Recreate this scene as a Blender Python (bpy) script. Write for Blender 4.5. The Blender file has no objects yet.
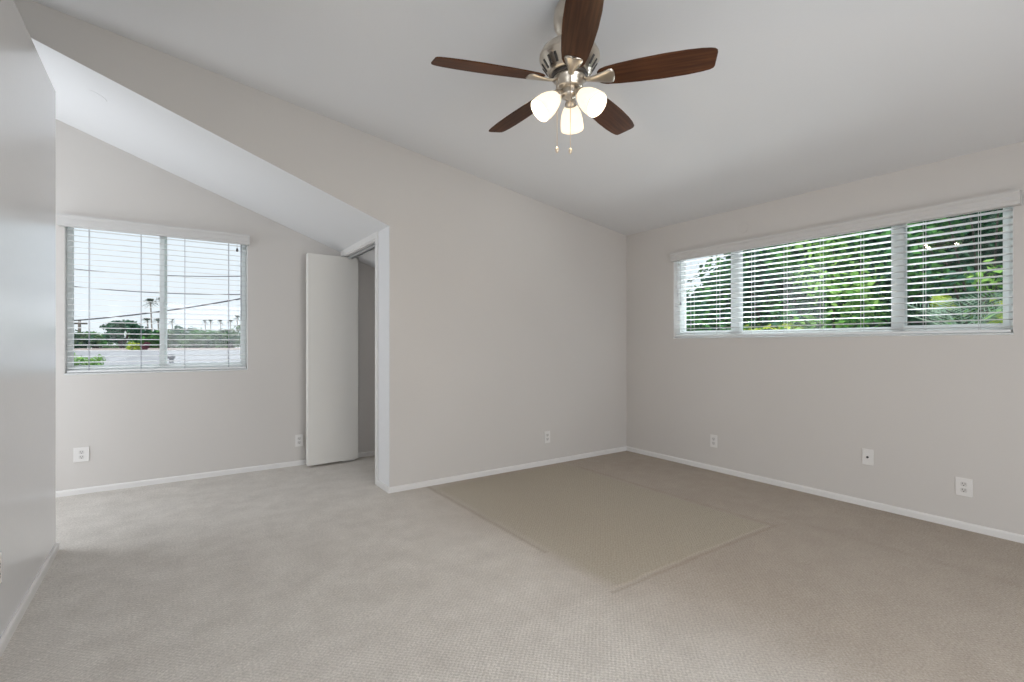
import bpy, bmesh, math, random
from mathutils import Vector, Matrix
random.seed(7)
S = bpy.context.scene
C = S.collection
PI = math.pi

# ------------------------------------------------------------------ camera
cam_d = bpy.data.cameras.new('camera')
cam = bpy.data.objects.new('camera', cam_d)
C.objects.link(cam)
cam_d.sensor_fit = 'HORIZONTAL'
cam_d.sensor_width = 36.0
cam_d.lens = 490.0 / 1024.0 * 36.0
cam_d.shift_y = 3.0 / 1024.0
cam_d.clip_start = 0.05
cam_d.clip_end = 500
cam.location = (0, 0, 1.2)
cam.rotation_euler = (PI / 2, 0, -math.radians(34.8))
S.camera = cam

# ------------------------------------------------------------------ world, sun, added fill lights
S.view_settings.view_transform = 'Standard'
S.view_settings.look = 'None'
S.view_settings.exposure = 0.07
S.view_settings.gamma = 1.0
S.view_settings.use_curve_mapping = False
S.cycles.max_bounces = 12
S.cycles.diffuse_bounces = 8
S.cycles.glossy_bounces = 4
S.cycles.transmission_bounces = 8
S.cycles.transparent_max_bounces = 16
S.cycles.sample_clamp_indirect = 8.0
S.cycles.caustics_reflective = False
S.cycles.caustics_refractive = False

w = bpy.data.worlds.new('sky')
S.world = w
w.use_nodes = True
nt = w.node_tree
nt.nodes.clear()
wo = nt.nodes.new('ShaderNodeOutputWorld')
bg = nt.nodes.new('ShaderNodeBackground')
tc = nt.nodes.new('ShaderNodeTexCoord')
sp = nt.nodes.new('ShaderNodeSeparateXYZ')
rp = nt.nodes.new('ShaderNodeValToRGB')
nz = nt.nodes.new('ShaderNodeTexNoise')
nz.inputs['Scale'].default_value = 2.2
nz.inputs['Detail'].default_value = 5
mxw = nt.nodes.new('ShaderNodeMix')
mxw.data_type = 'RGBA'
rp.color_ramp.elements[0].position = 0.0
rp.color_ramp.elements[0].color = (0.85, 0.90, 0.97, 1)
rp.color_ramp.elements[1].position = 0.75
rp.color_ramp.elements[1].color = (0.62, 0.76, 0.95, 1)
mxw.inputs[7].default_value = (0.90, 0.94, 1.0, 1)
nt.links.new(tc.outputs['Generated'], sp.inputs[0])
nt.links.new(tc.outputs['Generated'], nz.inputs['Vector'])
nt.links.new(sp.outputs['Z'], rp.inputs[0])
nt.links.new(rp.outputs[0], mxw.inputs[6])
nt.links.new(nz.outputs[0], mxw.inputs[0])
nt.links.new(mxw.outputs[2], bg.inputs[0])
bg.inputs[1].default_value = 1.08
nt.links.new(bg.outputs[0], wo.inputs[0])

sun_d = bpy.data.lights.new('sun', 'SUN')
sun_d.energy = 4.0
sun_d.angle = math.radians(1.5)
sun_d.color = (1.0, 0.95, 0.86)
sun = bpy.data.objects.new('sun', sun_d)
C.objects.link(sun)
sun.rotation_euler = Vector((-0.62, -0.22, 0.78)).to_track_quat('Z', 'Y').to_euler()


def area(name, loc, direction, sx, sy, power, color):
    d = bpy.data.lights.new(name, 'AREA')
    d.shape = 'RECTANGLE'
    d.size = sx
    d.size_y = sy
    d.energy = power
    d.color = color
    o = bpy.data.objects.new(name, d)
    C.objects.link(o)
    o.location = loc
    o.rotation_euler = Vector(direction).to_track_quat('-Z', 'Y').to_euler()
    return o


# added fill lights behind the camera, standing in for daylight from unseen openings
area('fill_rear_opening', (1.3, -1.62, 1.15), (0, 1, -0.70), 2.8, 2.1, 77, (0.91, 0.955, 1.0))
area('fill_rear_side', (-1.72, 0.1, 1.25), (1, 0.5, 0.0), 2.2, 1.9, 27, (0.90, 0.95, 1.0))
# added area light behind the partition, standing in for daylight from the alcove side
area('fill_alcove_side', (-1.72, 4.5, 1.45), (1, 0, 0.0), 1.25, 2.6, 29, (0.88, 0.94, 1.0))
# added fill lights outside both windows, imitating roof and garden bounce and sky light
area('fill_alcove_below', (-0.05, 9.0, 0.15), (0, -1, 0.22), 3.2, 1.1, 45, (0.88, 0.94, 1.0))
area('fill_alcove_above', (-0.4, 8.6, 4.6), (0.1, -1, -0.80), 3.0, 1.5, 200, (0.88, 0.94, 1.0))
area('fill_long_below', (5.9, 2.9, 0.62), (-1, 0, 0.75), 2.6, 0.7, 195, (0.88, 0.94, 1.0))


# ------------------------------------------------------------------ materials
def mat(name, color, rough=0.6, metal=0.0, spec=0.5, var=0.0, scale=8.0, bump=0.0, bscale=60.0, sheen=0.0, coat=0.0):
    m = bpy.data.materials.new(name)
    m.use_nodes = True
    n = m.node_tree.nodes
    L = m.node_tree.links
    b = n['Principled BSDF']
    b.inputs['Base Color'].default_value = (*color, 1)
    b.inputs['Roughness'].default_value = rough
    b.inputs['Metallic'].default_value = metal
    b.inputs['Specular IOR Level'].default_value = spec
    b.inputs['Coat Weight'].default_value = coat
    b.inputs['Coat Roughness'].default_value = 0.2
    tcn = n.new('ShaderNodeTexCoord')
    if var > 0:
        t = n.new('ShaderNodeTexNoise')
        t.inputs['Scale'].default_value = scale
        t.inputs['Detail'].default_value = 4
        r = n.new('ShaderNodeValToRGB')
        r.color_ramp.elements[0].position = 0.3
        r.color_ramp.elements[1].position = 0.7
        r.color_ramp.elements[0].color = (*[max(0, c * (1 - var)) for c in color], 1)
        r.color_ramp.elements[1].color = (*[min(1, c * (1 + var)) for c in color], 1)
        L.new(tcn.outputs['Object'], t.inputs['Vector'])
        L.new(t.outputs[0], r.inputs[0])
        L.new(r.outputs[0], b.inputs['Base Color'])
    if bump > 0:
        t2 = n.new('ShaderNodeTexNoise')
        t2.inputs['Scale'].default_value = bscale
        t2.inputs['Detail'].default_value = 3
        bp = n.new('ShaderNodeBump')
        bp.inputs['Strength'].default_value = bump
        bp.inputs['Distance'].default_value = 0.01
        L.new(tcn.outputs['Object'], t2.inputs['Vector'])
        L.new(t2.outputs[0], bp.inputs['Height'])
        L.new(bp.outputs[0], b.inputs['Normal'])
    return m


WALLC = (0.60, 0.572, 0.545)
M = {}
M['wall'] = mat('wall_paint_greige', WALLC, 0.75, spec=0.25, var=0.012, scale=1.3, bump=0.05, bscale=90)
M['ceil'] = mat('ceiling_paint_white', (0.74, 0.74, 0.745), 0.85, spec=0.2, var=0.008, scale=1.0, bump=0.05, bscale=80)
M['partition'] = mat('satin_white_paint', (0.72, 0.725, 0.74), 0.24, spec=0.9, var=0.01, scale=1.5, bump=0.03, bscale=40, coat=0.8)
M['trim'] = mat('trim_white_gloss', (0.73, 0.715, 0.70), 0.4, var=0.01, scale=4)
M['door'] = mat('door_white', (0.74, 0.72, 0.68), 0.5, var=0.012, scale=2)
M['vinyl'] = mat('vinyl_white', (0.92, 0.93, 0.93), 0.35, var=0.008, scale=5)
_n = M['vinyl'].node_tree
_tr = _n.nodes.new('ShaderNodeBsdfTranslucent')
_tr.inputs[0].default_value = (0.92, 0.96, 0.95, 1)
_mx = _n.nodes.new('ShaderNodeMixShader')
_mx.inputs[0].default_value = 0.35
_n.links.new(_n.nodes['Principled BSDF'].outputs[0], _mx.inputs[1])
_n.links.new(_tr.outputs[0], _mx.inputs[2])
_n.links.new(_mx.outputs[0], _n.nodes['Material Output'].inputs[0])
M['blind'] = mat('blind_white', (0.78, 0.785, 0.785), 0.5, var=0.008, scale=10)
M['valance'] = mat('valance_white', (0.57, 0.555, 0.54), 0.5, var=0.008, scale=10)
M['cord'] = mat('blind_cord_grey', (0.36, 0.37, 0.42), 0.8, var=0.03, scale=50)
M['dark'] = mat('dark_slot', (0.03, 0.028, 0.026), 0.6, var=0.05, scale=40)
M['track'] = mat('track_metal', (0.55, 0.55, 0.55), 0.4, metal=0.6, var=0.03, scale=20)
M['plate'] = mat('outlet_plastic', (0.73, 0.71, 0.69), 0.35, var=0.008, scale=20)
M['socket'] = mat('outlet_socket_plastic', (0.62, 0.60, 0.58), 0.35, var=0.008, scale=20)
M['nickel'] = mat('brushed_nickel', (0.64, 0.58, 0.50), 0.28, metal=1.0, var=0.05, scale=30)
M['nickel_dark'] = mat('dark_nickel', (0.10, 0.09, 0.085), 0.4, metal=0.8, var=0.05, scale=30)
M['chain'] = mat('chain_brass_nickel', (0.75, 0.62, 0.48), 0.35, metal=0.9, var=0.04, scale=50)


def wood_mat():
    m = bpy.data.materials.new('walnut_blade')
    m.use_nodes = True
    n = m.node_tree.nodes
    L = m.node_tree.links
    b = n['Principled BSDF']
    t = n.new('ShaderNodeTexCoord')
    mp = n.new('ShaderNodeMapping')
    mp.inputs['Scale'].default_value = (2.0, 38.0, 10.0)
    nz = n.new('ShaderNodeTexNoise')
    nz.inputs['Scale'].default_value = 1.6
    nz.inputs['Detail'].default_value = 6
    nz.inputs['Distortion'].default_value = 0.6
    r = n.new('ShaderNodeValToRGB')
    r.color_ramp.elements[0].position = 0.32
    r.color_ramp.elements[0].color = (0.042, 0.016, 0.008, 1)
    r.color_ramp.elements[1].position = 0.72
    r.color_ramp.elements[1].color = (0.105, 0.042, 0.018, 1)
    L.new(t.outputs['Object'], mp.inputs[0])
    L.new(mp.outputs[0], nz.inputs['Vector'])
    L.new(nz.outputs[0], r.inputs[0])
    L.new(r.outputs[0], b.inputs['Base Color'])
    b.inputs['Roughness'].default_value = 0.5
    b.inputs['Specular IOR Level'].default_value = 0.15
    return m


M['wood'] = wood_mat()


def shade_mat():
    m = bpy.data.materials.new('frosted_lit_glass')
    m.use_nodes = True
    n = m.node_tree.nodes
    L = m.node_tree.links
    n.clear()
    o = n.new('ShaderNodeOutputMaterial')
    tr = n.new('ShaderNodeBsdfTranslucent')
    tr.inputs[0].default_value = (0.10, 0.09, 0.07, 1)
    df = n.new('ShaderNodeBsdfDiffuse')
    df.inputs[0].default_value = (0.35, 0.34, 0.32, 1)
    mx = n.new('ShaderNodeMixShader')
    mx.inputs[0].default_value = 0.45
    em = n.new('ShaderNodeEmission')
    t = n.new('ShaderNodeTexCoord')
    nz = n.new('ShaderNodeTexNoise')
    nz.inputs['Scale'].default_value = 14
    r = n.new('ShaderNodeValToRGB')
    r.color_ramp.elements[0].color = (1.0, 0.82, 0.60, 1)
    r.color_ramp.elements[1].color = (1.0, 0.88, 0.70, 1)
    L.new(t.outputs['Object'], nz.inputs['Vector'])
    L.new(nz.outputs[0], r.inputs[0])
    L.new(r.outputs[0], em.inputs[0])
    em.inputs[1].default_value = 1.15
    ad = n.new('ShaderNodeAddShader')
    L.new(tr.outputs[0], mx.inputs[1])
    L.new(df.outputs[0], mx.inputs[2])
    L.new(mx.outputs[0], ad.inputs[0])
    L.new(em.outputs[0], ad.inputs[1])
    L.new(ad.outputs[0], o.inputs[0])
    return m


M['shade'] = shade_mat()


def emit_mat(name, col, st):
    m = bpy.data.materials.new(name)
    m.use_nodes = True
    b = m.node_tree.nodes['Principled BSDF']
    b.inputs['Base Color'].default_value = (*col, 1)
    b.inputs['Emission Color'].default_value = (*col, 1)
    b.inputs['Emission Strength'].default_value = st
    return m


M['bulb'] = emit_mat('lit_bulb', (1.0, 0.84, 0.62), 9.0)


def glass_mat():
    m = bpy.data.materials.new('window_glass')
    m.use_nodes = True
    n = m.node_tree.nodes
    L = m.node_tree.links
    n.clear()
    o = n.new('ShaderNodeOutputMaterial')
    tr = n.new('ShaderNodeBsdfTransparent')
    tr.inputs[0].default_value = (0.95, 0.97, 0.965, 1)
    gl = n.new('ShaderNodeBsdfGlossy')
    gl.inputs['Roughness'].default_value = 0.01
    fr = n.new('ShaderNodeFresnel')
    fr.inputs[0].default_value = 1.36
    mx = n.new('ShaderNodeMixShader')
    L.new(fr.outputs[0], mx.inputs[0])
    L.new(tr.outputs[0], mx.inputs[1])
    L.new(gl.outputs[0], mx.inputs[2])
    L.new(mx.outputs[0], o.inputs[0])
    return m


M['glass'] = glass_mat()


def carpet_mat():
    m = bpy.data.materials.new('beige_carpet')
    m.use_nodes = True
    n = m.node_tree.nodes
    L = m.node_tree.links
    b = n['Principled BSDF']
    t = n.new('ShaderNodeTexCoord')
    pos = t.outputs['Object']

    def math_(op, a, bb=None, c=None):
        k = n.new('ShaderNodeMath')
        k.operation = op
        for i, v in enumerate((a, bb, c)):
            if v is None:
                continue
            if isinstance(v, (int, float)):
                k.inputs[i].default_value = v
            else:
                L.new(v, k.inputs[i])
        return k.outputs[0]

    def noise(scale, detail=3, rough=0.55):
        k = n.new('ShaderNodeTexNoise')
        k.inputs['Scale'].default_value = scale
        k.inputs['Detail'].default_value = detail
        k.inputs['Roughness'].default_value = rough
        L.new(pos, k.inputs['Vector'])
        return k.outputs[0]

    def ramp(f, p0, c0, p1, c1):
        k = n.new('ShaderNodeValToRGB')
        k.color_ramp.elements[0].position = p0
        k.color_ramp.elements[0].color = (*c0, 1)
        k.color_ramp.elements[1].position = p1
        k.color_ramp.elements[1].color = (*c1, 1)
        L.new(f, k.inputs[0])
        return k.outputs[0]

    def mixc(f, a, bb, typ='MIX'):
        k = n.new('ShaderNodeMix')
        k.data_type = 'RGBA'
        k.blend_type = typ
        if isinstance(f, (int, float)):
            k.inputs[0].default_value = f
        else:
            L.new(f, k.inputs[0])
        L.new(a, k.inputs[6])
        if isinstance(bb, tuple):
            k.inputs[7].default_value = (*bb, 1)
        else:
            L.new(bb, k.inputs[7])
        return k.outputs[2]

    sx = n.new('ShaderNodeSeparateXYZ')
    L.new(pos, sx.inputs[0])
    X, Y = sx.outputs[0], sx.outputs[1]
    base = ramp(noise(1.1, 6, 0.6), 0.30, (0.40, 0.345, 0.292), 0.70, (0.465, 0.408, 0.35))
    base = mixc(0.5, base, ramp(noise(7.0, 5, 0.7), 0.34, (0.38, 0.328, 0.278), 0.68, (0.475, 0.418, 0.36)))
    # walked-on pile, paler and greyer, with the left side's daylight pool painted in
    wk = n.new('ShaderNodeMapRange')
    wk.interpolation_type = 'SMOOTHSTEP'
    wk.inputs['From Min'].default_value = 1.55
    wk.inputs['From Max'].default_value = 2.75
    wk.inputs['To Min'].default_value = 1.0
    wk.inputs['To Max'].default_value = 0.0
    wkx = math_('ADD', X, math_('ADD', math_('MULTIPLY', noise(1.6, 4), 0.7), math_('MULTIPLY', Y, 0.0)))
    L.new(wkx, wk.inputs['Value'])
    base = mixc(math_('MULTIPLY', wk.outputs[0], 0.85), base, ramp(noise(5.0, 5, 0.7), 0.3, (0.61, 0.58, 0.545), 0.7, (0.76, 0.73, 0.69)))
    # bed imprint: a rectangle of fresher, greener pile
    wob = math_('MULTIPLY', math_('SUBTRACT', noise(6.0, 3), 0.5), 0.07)
    Xw = math_('ADD', X, wob)
    Yw = math_('ADD', Y, wob)

    def step(v, e, s):
        k = n.new('ShaderNodeMapRange')
        k.inputs['From Min'].default_value = e - s
        k.inputs['From Max'].default_value = e + s
        L.new(v, k.inputs['Value'])
        return k.outputs[0]

    inx = math_('MULTIPLY', step(Xw, 1.79, .05), math_('SUBTRACT', 1.0, step(Xw, 3.23, .015)))
    iny = math_('MULTIPLY', step(Yw, 1.70, .015), math_('SUBTRACT', 1.0, step(Yw, 3.72, .05)))
    ins = math_('MULTIPLY', inx, iny)
    col = mixc(math_('MULTIPLY', ins, 0.80), base, (0.43, 0.385, 0.31))

    def line(V, c0, wd, U, u0, u1):
        d = math_('ABSOLUTE', math_('SUBTRACT', V, c0))
        k = n.new('ShaderNodeMapRange')
        k.inputs['From Min'].default_value = 0.0
        k.inputs['From Max'].default_value = wd
        k.inputs['To Min'].default_value = 1.0
        k.inputs['To Max'].default_value = 0.0
        L.new(d, k.inputs['Value'])
        return math_('MULTIPLY', k.outputs[0], math_('MULTIPLY', math_('GREATER_THAN', U, u0), math_('LESS_THAN', U, u1)))

    wob2 = math_('MULTIPLY', math_('SUBTRACT', noise(3.0, 2), 0.5), 0.03)
    X2 = math_('ADD', X, wob2)
    Y2 = math_('ADD', Y, wob2)
    col = mixc(math_('MULTIPLY', line(Y2, 1.70, .014, X2, 1.76, 3.22), 0.35), col, (0.60, 0.53, 0.44))
    col = mixc(math_('MULTIPLY', line(Y2, 1.668, .02, X2, 1.74, 3.30), 0.40), col, (0.29, 0.235, 0.18))
    col = mixc(math_('MULTIPLY', line(X2, 3.27, .035, Y2, 1.68, 3.6), 0.30), col, (0.30, 0.245, 0.19))
    col = mixc(math_('MULTIPLY', line(X2, 1.77, .03, Y2, 2.2, 3.8), 0.45), col, (0.29, 0.235, 0.18))
    col = mixc(math_('MULTIPLY', line(X2, 3.46, .05, Y2, .5, 1.75), 0.14), col, (0.30, 0.245, 0.19))
    # looped pile rows: a fine grid of small tufts
    vx = math_('SINE', math_('MULTIPLY', X, 2 * PI / 0.021))
    vy = math_('SINE', math_('MULTIPLY', Y, 2 * PI / 0.021))
    grid = math_('MULTIPLY', math_('ADD', math_('MULTIPLY', vx, vy), 1.0), 0.5)
    col = mixc(math_('MULTIPLY', grid, 0.22), col, (0.26, 0.22, 0.18))
    fine = ramp(noise(95.0, 3, 0.85), 0.28, (0.64, 0.64, 0.64), 0.72, (1.38, 1.38, 1.38))
    col = mixc(0.7, col, fine, 'MULTIPLY')
    L.new(col, b.inputs['Base Color'])
    b.inputs['Roughness'].default_value = 0.95
    b.inputs['Specular IOR Level'].default_value = 0.1
    bp = n.new('ShaderNodeBump')
    bp.inputs['Strength'].default_value = 0.5
    bp.inputs['Distance'].default_value = 0.006
    h = math_('ADD', math_('MULTIPLY', noise(170.0, 2, 0.8), 1.0), math_('MULTIPLY', grid, 0.5))
    L.new(h, bp.inputs['Height'])
    L.new(bp.outputs[0], b.inputs['Normal'])
    return m


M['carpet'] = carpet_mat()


def leaf_mat(name, c0, c1, trans=0.3):
    m = bpy.data.materials.new(name)
    m.use_nodes = True
    n = m.node_tree.nodes
    L = m.node_tree.links
    n.clear()
    o = n.new('ShaderNodeOutputMaterial')
    g = n.new('ShaderNodeNewGeometry')
    r = n.new('ShaderNodeValToRGB')
    r.color_ramp.elements[0].color = (*c0, 1)
    r.color_ramp.elements[1].color = (*c1, 1)
    L.new(g.outputs['Random Per Island'], r.inputs[0])
    d = n.new('ShaderNodeBsdfDiffuse')
    tr = n.new('ShaderNodeBsdfTranslucent')
    mx = n.new('ShaderNodeMixShader')
    mx.inputs[0].default_value = trans
    L.new(r.outputs[0], d.inputs[0])
    L.new(r.outputs[0], tr.inputs[0])
    L.new(d.outputs[0], mx.inputs[1])
    L.new(tr.outputs[0], mx.inputs[2])
    L.new(mx.outputs[0], o.inputs[0])
    return m


M['leaf_dark'] = leaf_mat('leaf_dark_green', (0.020, 0.072, 0.050), (0.065, 0.17, 0.10))
M['leaf_mid'] = leaf_mat('leaf_mid_green', (0.04, 0.14, 0.05), (0.13, 0.32, 0.10))
M['leaf_light'] = leaf_mat('leaf_light_green', (0.10, 0.27, 0.06), (0.34, 0.55, 0.16))
M['leaf_yellow'] = leaf_mat('leaf_yellow_green', (0.30, 0.42, 0.06), (0.55, 0.62, 0.12))
M['leaf_pale'] = leaf_mat('leaf_pale_blue_green', (0.24, 0.38, 0.29), (0.42, 0.55, 0.43))
M['leaf_maroon'] = leaf_mat('leaf_maroon', (0.14, 0.04, 0.07), (0.24, 0.09, 0.12))
M['leaf_far'] = leaf_mat('leaf_far_green', (0.05, 0.11, 0.06), (0.17, 0.27, 0.13))
M['leaf_palm'] = leaf_mat('leaf_palm', (0.05, 0.075, 0.065), (0.11, 0.15, 0.12))
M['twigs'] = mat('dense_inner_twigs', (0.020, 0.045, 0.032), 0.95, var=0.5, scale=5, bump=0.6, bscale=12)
M['bark'] = mat('bark', (0.055, 0.048, 0.042), 0.9, var=0.25, scale=12, bump=0.5, bscale=25)
M['palm_bark'] = mat('palm_bark', (0.30, 0.27, 0.25), 0.9, var=0.15, scale=12)
M['shingle'] = mat('roof_shingle_grey', (0.31, 0.315, 0.345), 0.9, var=0.12, scale=4, bump=0.3, bscale=20)
M['tanroof'] = mat('roof_tan_pink', (0.34, 0.28, 0.27), 0.9, var=0.12, scale=3)
M['stucco'] = mat('stucco_tan', (0.55, 0.47, 0.40), 0.9, var=0.05, scale=4)
M['ground'] = mat('ground_soil_lawn', (0.20, 0.22, 0.13), 0.95, var=0.3, scale=0.6)
M['wire'] = mat('wire_black', (0.05, 0.05, 0.06), 0.7, var=0.05, scale=10)
M['pole'] = mat('utility_pole_wood', (0.12, 0.10, 0.09), 0.9, var=0.15, scale=10)
M['fence'] = mat('fence_grey_wood', (0.30, 0.32, 0.36), 0.85, var=0.12, scale=6)
M['roofpipe'] = mat('vent_pipe_metal', (0.10, 0.10, 0.12), 0.6, var=0.05, scale=10)


# ------------------------------------------------------------------ mesh helpers
class MB:
    def __init__(self):
        self.bm = bmesh.new()

    def box(self, x0, x1, y0, y1, z0, z1, bevel=0.0, mtx=None, mi=0):
        b = bmesh.new()
        v = [b.verts.new((x, y, z)) for x in (x0, x1) for y in (y0, y1) for z in (z0, z1)]
        for f in ((0, 1, 3, 2), (4, 6, 7, 5), (0, 4, 5, 1), (2, 3, 7, 6), (0, 2, 6, 4), (1, 5, 7, 3)):
            b.faces.new([v[i] for i in f])
        if bevel > 0:
            bmesh.ops.bevel(b, geom=list(b.edges), offset=bevel, segments=2, profile=0.5, affect='EDGES')
        return self.add(b, mtx, mi)

    def add(self, b, mtx=None, mi=0):
        if mtx is not None:
            bmesh.ops.transform(b, matrix=mtx, verts=b.verts)
        off = {}
        for v in b.verts:
            off[v] = self.bm.verts.new(v.co)
        for f in b.faces:
            try:
                nf = self.bm.faces.new([off[v] for v in f.verts])
                nf.smooth = f.smooth
                nf.material_index = f.material_index or mi
            except ValueError:
                pass
        b.free()
        return self

    def prism(self, pts, axis, a0, a1, mtx=None, down_mi=0):
        """polygon pts (2D) extruded along axis: 'x' (pts=y,z) 'y' (pts=x,z) 'z' (pts=x,y)"""
        b = bmesh.new()

        def P(p, a):
            return {'x': (a, p[0], p[1]), 'y': (p[0], a, p[1]), 'z': (p[0], p[1], a)}[axis]
        A = [b.verts.new(P(p, a0)) for p in pts]
        B = [b.verts.new(P(p, a1)) for p in pts]
        n = len(pts)
        b.faces.new(A)
        b.faces.new(list(reversed(B)))
        for i in range(n):
            b.faces.new([A[i], B[i], B[(i + 1) % n], A[(i + 1) % n]])
        bmesh.ops.recalc_face_normals(b, faces=b.faces)
        if down_mi:
            for f in b.faces:
                if f.normal.z < -0.5 or f.normal.x < -0.5:
                    f.material_index = down_mi
        return self.add(b, mtx)

    def lathe(self, prof, seg=32, mtx=None, smooth=True, cap=True, ribs=0, rib=0.0):
        b = bmesh.new()
        rings = []
        for r, z in prof:
            ring = []
            for k in range(seg):
                a = 2 * PI * k / seg
                rr = r * (1 + (rib * (math.cos(ribs * a)) if ribs else 0))
                ring.append(b.verts.new((rr * math.cos(a), rr * math.sin(a), z)))
            rings.append(ring)
        for i in range(len(rings) - 1):
            for k in range(seg):
                f = b.faces.new([rings[i][k], rings[i][(k + 1) % seg], rings[i + 1][(k + 1) % seg], rings[i + 1][k]])
                f.smooth = smooth
        if cap:
            b.faces.new(list(reversed(rings[0])))
            b.faces.new(rings[-1])
        bmesh.ops.recalc_face_normals(b, faces=b.faces)
        return self.add(b, mtx)

    def tube(self, pts, r, seg=8, smooth=True):
        b = bmesh.new()
        rings = []
        pts = [Vector(p) for p in pts]
        rs = r if isinstance(r, (list, tuple)) else [r] * len(pts)
        for i, p in enumerate(pts):
            d = (pts[min(i + 1, len(pts) - 1)] - pts[max(i - 1, 0)]).normalized()
            u = d.cross(Vector((0, 0, 1)))
            if u.length < 1e-3:
                u = d.cross(Vector((0, 1, 0)))
            u.normalize()
            v = d.cross(u).normalized()
            rings.append([b.verts.new(p + (u * math.cos(2 * PI * k / seg) + v * math.sin(2 * PI * k / seg)) * rs[i]) for k in range(seg)])
        for i in range(len(rings) - 1):
            for k in range(seg):
                f = b.faces.new([rings[i][k], rings[i][(k + 1) % seg], rings[i + 1][(k + 1) % seg], rings[i + 1][k]])
                f.smooth = smooth
        b.faces.new(list(reversed(rings[0])))
        b.faces.new(rings[-1])
        return self.add(b)

    def build(self, name, mats, parent=None, loc=None):
        me = bpy.data.meshes.new(name)
        bmesh.ops.recalc_face_normals(self.bm, faces=self.bm.faces) if len(self.bm.faces) < 3000 else None
        self.bm.to_mesh(me)
        self.bm.free()
        for m in (mats if isinstance(mats, (list, tuple)) else [mats]):
            me.materials.append(m)
        o = bpy.data.objects.new(name, me)
        C.objects.link(o)
        if parent:
            o.parent = parent
        if loc is not None:
            o.location = loc
        return o


def empty(name, loc=(0, 0, 0), rz=0.0):
    o = bpy.data.objects.new(name, None)
    C.objects.link(o)
    o.location = loc
    o.rotation_euler = (0, 0, rz)
    o.empty_display_size = 0.1
    return o


def tag(o, label=None, cat=None, group=None, kind=None):
    if label:
        o['label'] = label
    if cat:
        o['category'] = cat
    if group:
        o['group'] = group
    if kind:
        o['kind'] = kind
    return o


def struct(o, label=None, cat=None):
    return tag(o, label, cat, kind='structure')


# ------------------------------------------------------------------ dimensions
XR = 4.22          # right wall face
XP = -0.55         # face of the left partition
XO = -1.75         # outer wall of the alcove
YM = 3.805         # face of the middle wall
XA = 1.442         # right side of the alcove (closet wall face)
YB = 5.19          # alcove back wall face
YR = -1.40         # rear wall face
CS = 0.146         # slope of the main ceiling
AS = 0.371         # slope of the alcove ceiling


def zc(x):
    return 2.423 + CS * (XR - x)


def za(x):
    return 2.155 + AS * (1.433 - x)


# right window opening (y, z) and left window opening (x, z)
RY0, RY1, RZ0, RZ1 = 0.708, 3.176, 1.256, 2.134
LX0, LX1, LZ0, LZ1 = -0.694, 0.587, 0.955, 2.222

# ------------------------------------------------------------------ floor, ceilings, walls
b = MB()
b.box(XO - 0.2, XR + 0.2, YR - 0.2, YB + 0.2, -0.2, 0.0)
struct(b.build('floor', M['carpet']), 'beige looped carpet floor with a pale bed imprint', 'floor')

b = MB()
x0, x1 = XO - 0.2, XR + 0.2
b.prism([(x0, zc(x0)), (x1, zc(x1)), (x1, zc(x1) + 0.2), (x0, zc(x0) + 0.2)], 'y', YR - 0.2, YM + 0.11)
struct(b.build('ceiling', M['ceil']), 'white sloped main ceiling above the fan', 'ceiling')

b = MB()
x0, x1 = XO - 0.2, 2.5
b.prism([(x0, za(x0)), (x1, za(x1)), (x1, za(x1) + 0.12), (x0, za(x0) + 0.12)], 'y', YM + 0.11, YB + 0.2)
struct(b.build('ceiling_alcove', M['ceil']), 'steep white sloped ceiling of the alcove', 'ceiling')

# middle wall with the header over the alcove
xe = XO - 0.2
b = MB()
xi = -1.60
b.prism([(XR, 0), (XR, zc(XR)), (xi, zc(xi)), (XA, za(XA)), (XA, 0)], 'y', YM, YM + 0.11, down_mi=1)
struct(b.build('wall_middle', [M['wall'], M['ceil']]), 'greige wall between alcove and right wall, with sloped header', 'wall')

# right wall with window hole
b = MB()
T = 0.16
ztop = zc(XR)
b.box(XR, XR + T, YR - 0.2, RY0, 0, ztop)
b.box(XR, XR + T, RY1, YM + 0.11, 0, ztop)
b.box(XR, XR + T, RY0, RY1, 0, RZ0)
b.box(XR, XR + T, RY0, RY1, RZ1, ztop)
struct(b.build('wall_right', M['wall']), 'greige wall with the long window', 'wall')

# alcove back wall with window hole (runs on into the closet)
b = MB()
zt = lambda x: za(x) + 0.01
b.prism([(XO - .2, 0), (LX0, 0), (LX0, zt(LX0)), (XO - .2, zt(XO - .2))], 'y', YB, YB + T)
b.prism([(LX1, 0), (2.5, 0), (2.5, zt(2.5)), (LX1, zt(LX1))], 'y', YB, YB + T)
b.box(LX0, LX1, YB, YB + T, 0, LZ0)
b.prism([(LX0, LZ1), (LX1, LZ1), (LX1, zt(LX1)), (LX0, zt(LX0))], 'y', YB, YB + T)
struct(b.build('wall_back', M['wall']), 'greige gabled alcove wall with the nearly square window', 'wall')

# closet: side wall with its opening, far side, and outer walls of the room
OY0, OY1, OZ = 4.115, 5.10, 2.100
b = MB()
for q0, q1, qz in ((YM + 0.11, OY0, 0.0), (OY1, YB, 0.0), (OY0, OY1, OZ)):
    b.prism([(XA, qz), (XA + 0.11, qz), (XA + 0.11, za(XA + 0.11) + .004), (XA, za(XA) + .004)], 'y', q0, q1)
struct(b.build('wall_closet', M['ceil']), 'white closet side wall with door opening beside the wall corner', 'wall')
b = MB()
b.box(2.16, 2.5, YM + 0.11, YB, 0, za(2.5))  # end wall coloured white to brighten the closet interior
struct(b.build('wall_closet_end', M['ceil']), 'end wall inside the closet, made white to bounce light', 'wall')
b = MB()
b.box(XO - 0.2, XO, YR - 0.2, YB + 0.2, 0, 3.4)
struct(b.build('wall_outer', M['wall']), 'outer wall behind the partition', 'wall')
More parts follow.
